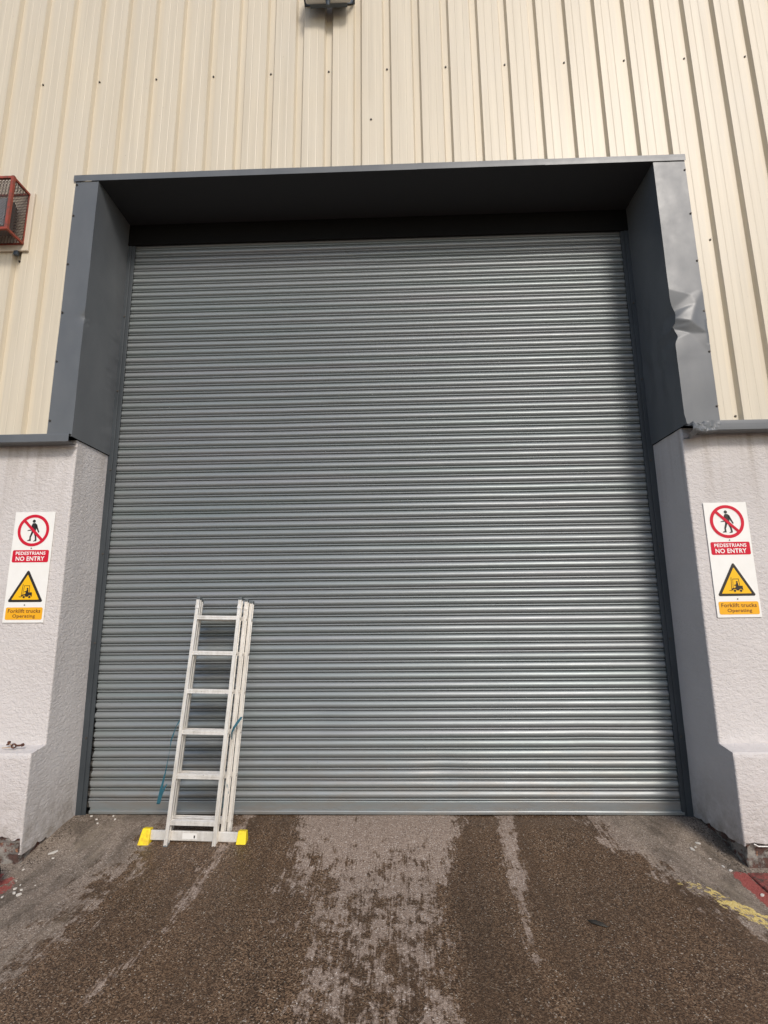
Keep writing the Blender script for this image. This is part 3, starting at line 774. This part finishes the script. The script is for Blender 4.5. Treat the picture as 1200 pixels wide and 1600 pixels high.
# ------------------------------------------------------------ floodlight above the door
fl = empty('floodlight', (-.335, -.57, 7.085), label='grey floodlight on a bracket above the door, cut by the top edge of the picture', cat='floodlight')
mb = MB(); mb.box(-.205, .205, -.165, -.095, -.062, .24); hs = mb.build('lamp_housing', M_LAMP2, fl, bevel=.016)
mb = MB(); mb.box(-.170, .170, -.169, -.1655, -.030, .21); mb.build('lamp_glass', M_GLASS, hs)
mb = MB(); mb.box(-.17, .17, -.092, -.055, -.045, .20); mb.build('cooling_fins', M_LAMP, hs, bevel=.004)
mb = MB(); mb.cyl((0, -.130, -.060), (0, -.118, -.108), .024, 14, .013); mb.build('cable_gland', M_LAMP, hs)
mb = MB(); mb.cyl((0, -.1755, -.05), (0, -.150, -.04), .026, 16); mb.build('sensor', M_LABEL, hs)
for sx in (-.13, .12): mb = MB(); mb.cyl((sx, -.168, -.047), (sx, -.160, -.047), .008, 8); mb.build('housing_screw', M_SCREW, hs)
mb = MB(); mb.box(-.235, .235, -.012, -.002, .06, .11); mb.box(-.235, -.222, -.14, -.012, .06, .11); mb.box(.222, .235, -.14, -.012, .06, .11)
mb.build('bracket', M_LAMP, fl)

# ------------------------------------------------------------ rusty pipe clip on the plinth ledge
pc_ = empty('pipe_clip', (-2.54, -.56, .664), label='small rusty iron clip lying on the ledge of the left pier', cat='clip')
mb = MB(); k = .0
ring = [(.0+.016*math.cos(t), -.015, .014+.013*math.sin(t)) for t in np.linspace(0, 2*math.pi, 15)]
mb.tube(ring, .0055, 7); mb.tube([(.016,-.015,.016),(.04,-.013,.016),(.062,-.012,.020)], .0065, 7); mb.cyl((.056,-.012,.018), (.068,-.012,.022), .011, 9)
mb.build('iron_ring', M_RUST, pc_)
mb = MB(); mb.tube([(-.075,.03,.018),(-.07,.02,.032),(-.055,.02,.034),(-.062,.02,.016),(-.078,.02,.014)], .006, 7)
mb.build('iron_hook', M_RUST, pc_)
mb = MB(); mb.tube([(-.005,-.015,.006),(-.04,-.018,.004),(-.078,-.022,.002)], .0035, 6); mb.tube([(-.06,.02,.018),(-.035,.012,.012),(-.015,.0,.010)], .004, 6)
mb.build('iron_prong', M_WOOD, pc_)

# ------------------------------------------------------------ dark rubber wheel at left edge
mb = MB(); rings = []
for a in np.linspace(0, 2*math.pi, 29):
    rings.append([(math.cos(a)*(.045+.038*math.cos(b)), .026*math.sin(b), math.sin(a)*(.045+.038*math.cos(b))) for b in np.linspace(0, 2*math.pi, 15)])
mb.grid(rings)
wl = empty('rubber_wheel', (-2.372, -.885, .015), label='small dark rubber wheel by the foot of the left pier at the picture edge', cat='wheel')
wl.rotation_euler = (0, 0, R(-18))
mb.build('tyre', M_BLACK, wl, smooth=True)
mb = MB(); mb.cyl((0, -.018, 0), (0, .018, 0), .012, 14); mb.build('hub', M_LAMP2, wl)

# ------------------------------------------------------------ litter
def gz(x, y):
    i = int(np.argmin(abs(gx-x))); j = int(np.argmin(abs(gy-y))); return float(GZ[j, i])
def chip(x, y, a, b, h, rot, label, mat=M_CHIP, name='paint_chip', cat='chip', group='pale chips of debris near the piers'):
    mb = MB(); n = 7; pts = []
    for i in range(n):
        t = 2*math.pi*i/n; r_ = random.uniform(.65, 1.1)
        pts.append((a*r_*math.cos(t), b*r_*math.sin(t)))
    mb.prism(pts, 0, h); o = mb.build(name, mat); o.location = (x, y, gz(x, y)+.0015); o.rotation_euler = (random.uniform(-.1,.1), random.uniform(-.1,.1), rot)
    return tag(o, label, cat, group)
chip(-2.215,-.50,.052,.014,.004,.9,'long white feather shaped chip on the ground beside the left pier')
chip(-2.175,-.575,.011,.009,.006,0,'tiny white chip just in front of the long white one')
chip(-2.10,-.985,.016,.012,.008,.5,'brightest white chip at the end of the red patch on the left')
for i, (x, y, s_) in enumerate([(-2.19,-.895,.014),(-2.185,-.858,.009),(-2.15,-.955,.018),(-2.13,-.925,.013),(-2.20,-.985,.013),(-2.235,-1.03,.013),(-2.255,-.80,.010),(-2.30,-.68,.012),(-2.07,-.885,.007)]):
    chip(x, y, s_*.8, s_*.5, s_*.5, random.random()*3, 'small pale chip scattered around the red patch below the left pier')
for i, (x, y, s_) in enumerate([(2.28,-.40,.02),(2.24,-.44,.014),(2.20,-.47,.02),(2.31,-.62,.012),(2.33,-.66,.015),(2.36,-.90,.016),(2.27,-.55,.010)]):
    chip(x, y, s_*1.2, s_*.6, s_*.3, random.random()*3, 'small pale flake on the concrete beside the right pier', group='flakes beside the right pier')
for i in range(5):
    x, y = -2.06+.05*i+random.uniform(-.03,.03), .0-.06*(i % 3)-.02
    chip(x-.15, y-.05, .012, .008, .007, random.random()*3, 'pale crumb of debris in the corner left of the roller shutter', group='crumbs in the left door corner')
mb = MB(); mb.grid([[(-.05,0,.002),(-.02,.018,.006),(.02,.02,.005),(.055,.004,.002)],[(-.05,-.001,.003),(-.02,.0,.011),(.02,.0,.009),(.055,.001,.003)],[(-.05,-.002,.002),(-.02,-.016,.004),(.02,-.014,.004),(.055,-.002,.002)]])
o = mb.build('leaf', M_LEAF, smooth=True, solid=.001); o.location = (1.255,-1.262,gz(1.255,-1.262)+.003); o.rotation_euler = (0,0,R(-35)); tag(o, 'single dark dead leaf lying on the wet concrete to the right', 'leaf')

# ------------------------------------------------------------ grit gathered along the wall feet and threshold
def grit(n, pick, name, label, mat, smin, smax):
    mb = MB()
    for _ in range(n):
        x, y = pick(); r_ = random.uniform(smin, smax); z = gz(x, y)
        k = len(mb.v); h = r_*random.uniform(.4, .8); a0 = random.random()*6
        for i in range(5):
            q = r_*random.uniform(.7, 1.1); mb.v.append((x+q*math.cos(a0+i*1.257), y+q*math.sin(a0+i*1.257), z-.001))
        mb.v.append((x+random.uniform(-.3,.3)*r_, y+random.uniform(-.3,.3)*r_, z+h))
        for i in range(5): mb.f.append((k+i, k+(i+1) % 5, k+5))
    return tag(mb.build(name, mat, fix=False), label, 'grit', kind='stuff')
m = Mat('mixed_grit', (.1,.08,.07), .9); c = m.ramp(m.noise(60, 2, .5), [(.35, (.035,.026,.02)), (.55, (.11,.085,.065)), (.68, (.32,.27,.22))]); m.color(c); M_GRIT = m.m
def p_left():
    t = random.random(); d = abs(random.gauss(0, .05))
    return (XL+.005+d, -.65*t) if random.random() < .6 else (XL-.6*random.random()-.0, YP-.02-d*1.6)
def p_right():
    t = random.random(); d = abs(random.gauss(0, .045))
    return (XR-.005-d, -.68*t) if random.random() < .6 else (XR+.7*random.random(), YP-.02-d)
def p_door(): return (random.uniform(gL, gR), -.045-abs(random.gauss(0, .025)))
grit(520, p_left, 'grit', 'dark grit and crumbs gathered along the foot of the left pier', M_GRIT, .002, .009)
grit(480, p_right, 'grit', 'dark grit and crumbs gathered along the foot of the right pier', M_GRIT, .002, .009)
grit(420, p_door, 'grit', 'fine grit gathered along the bottom of the roller shutter', M_GRIT, .0015, .005)
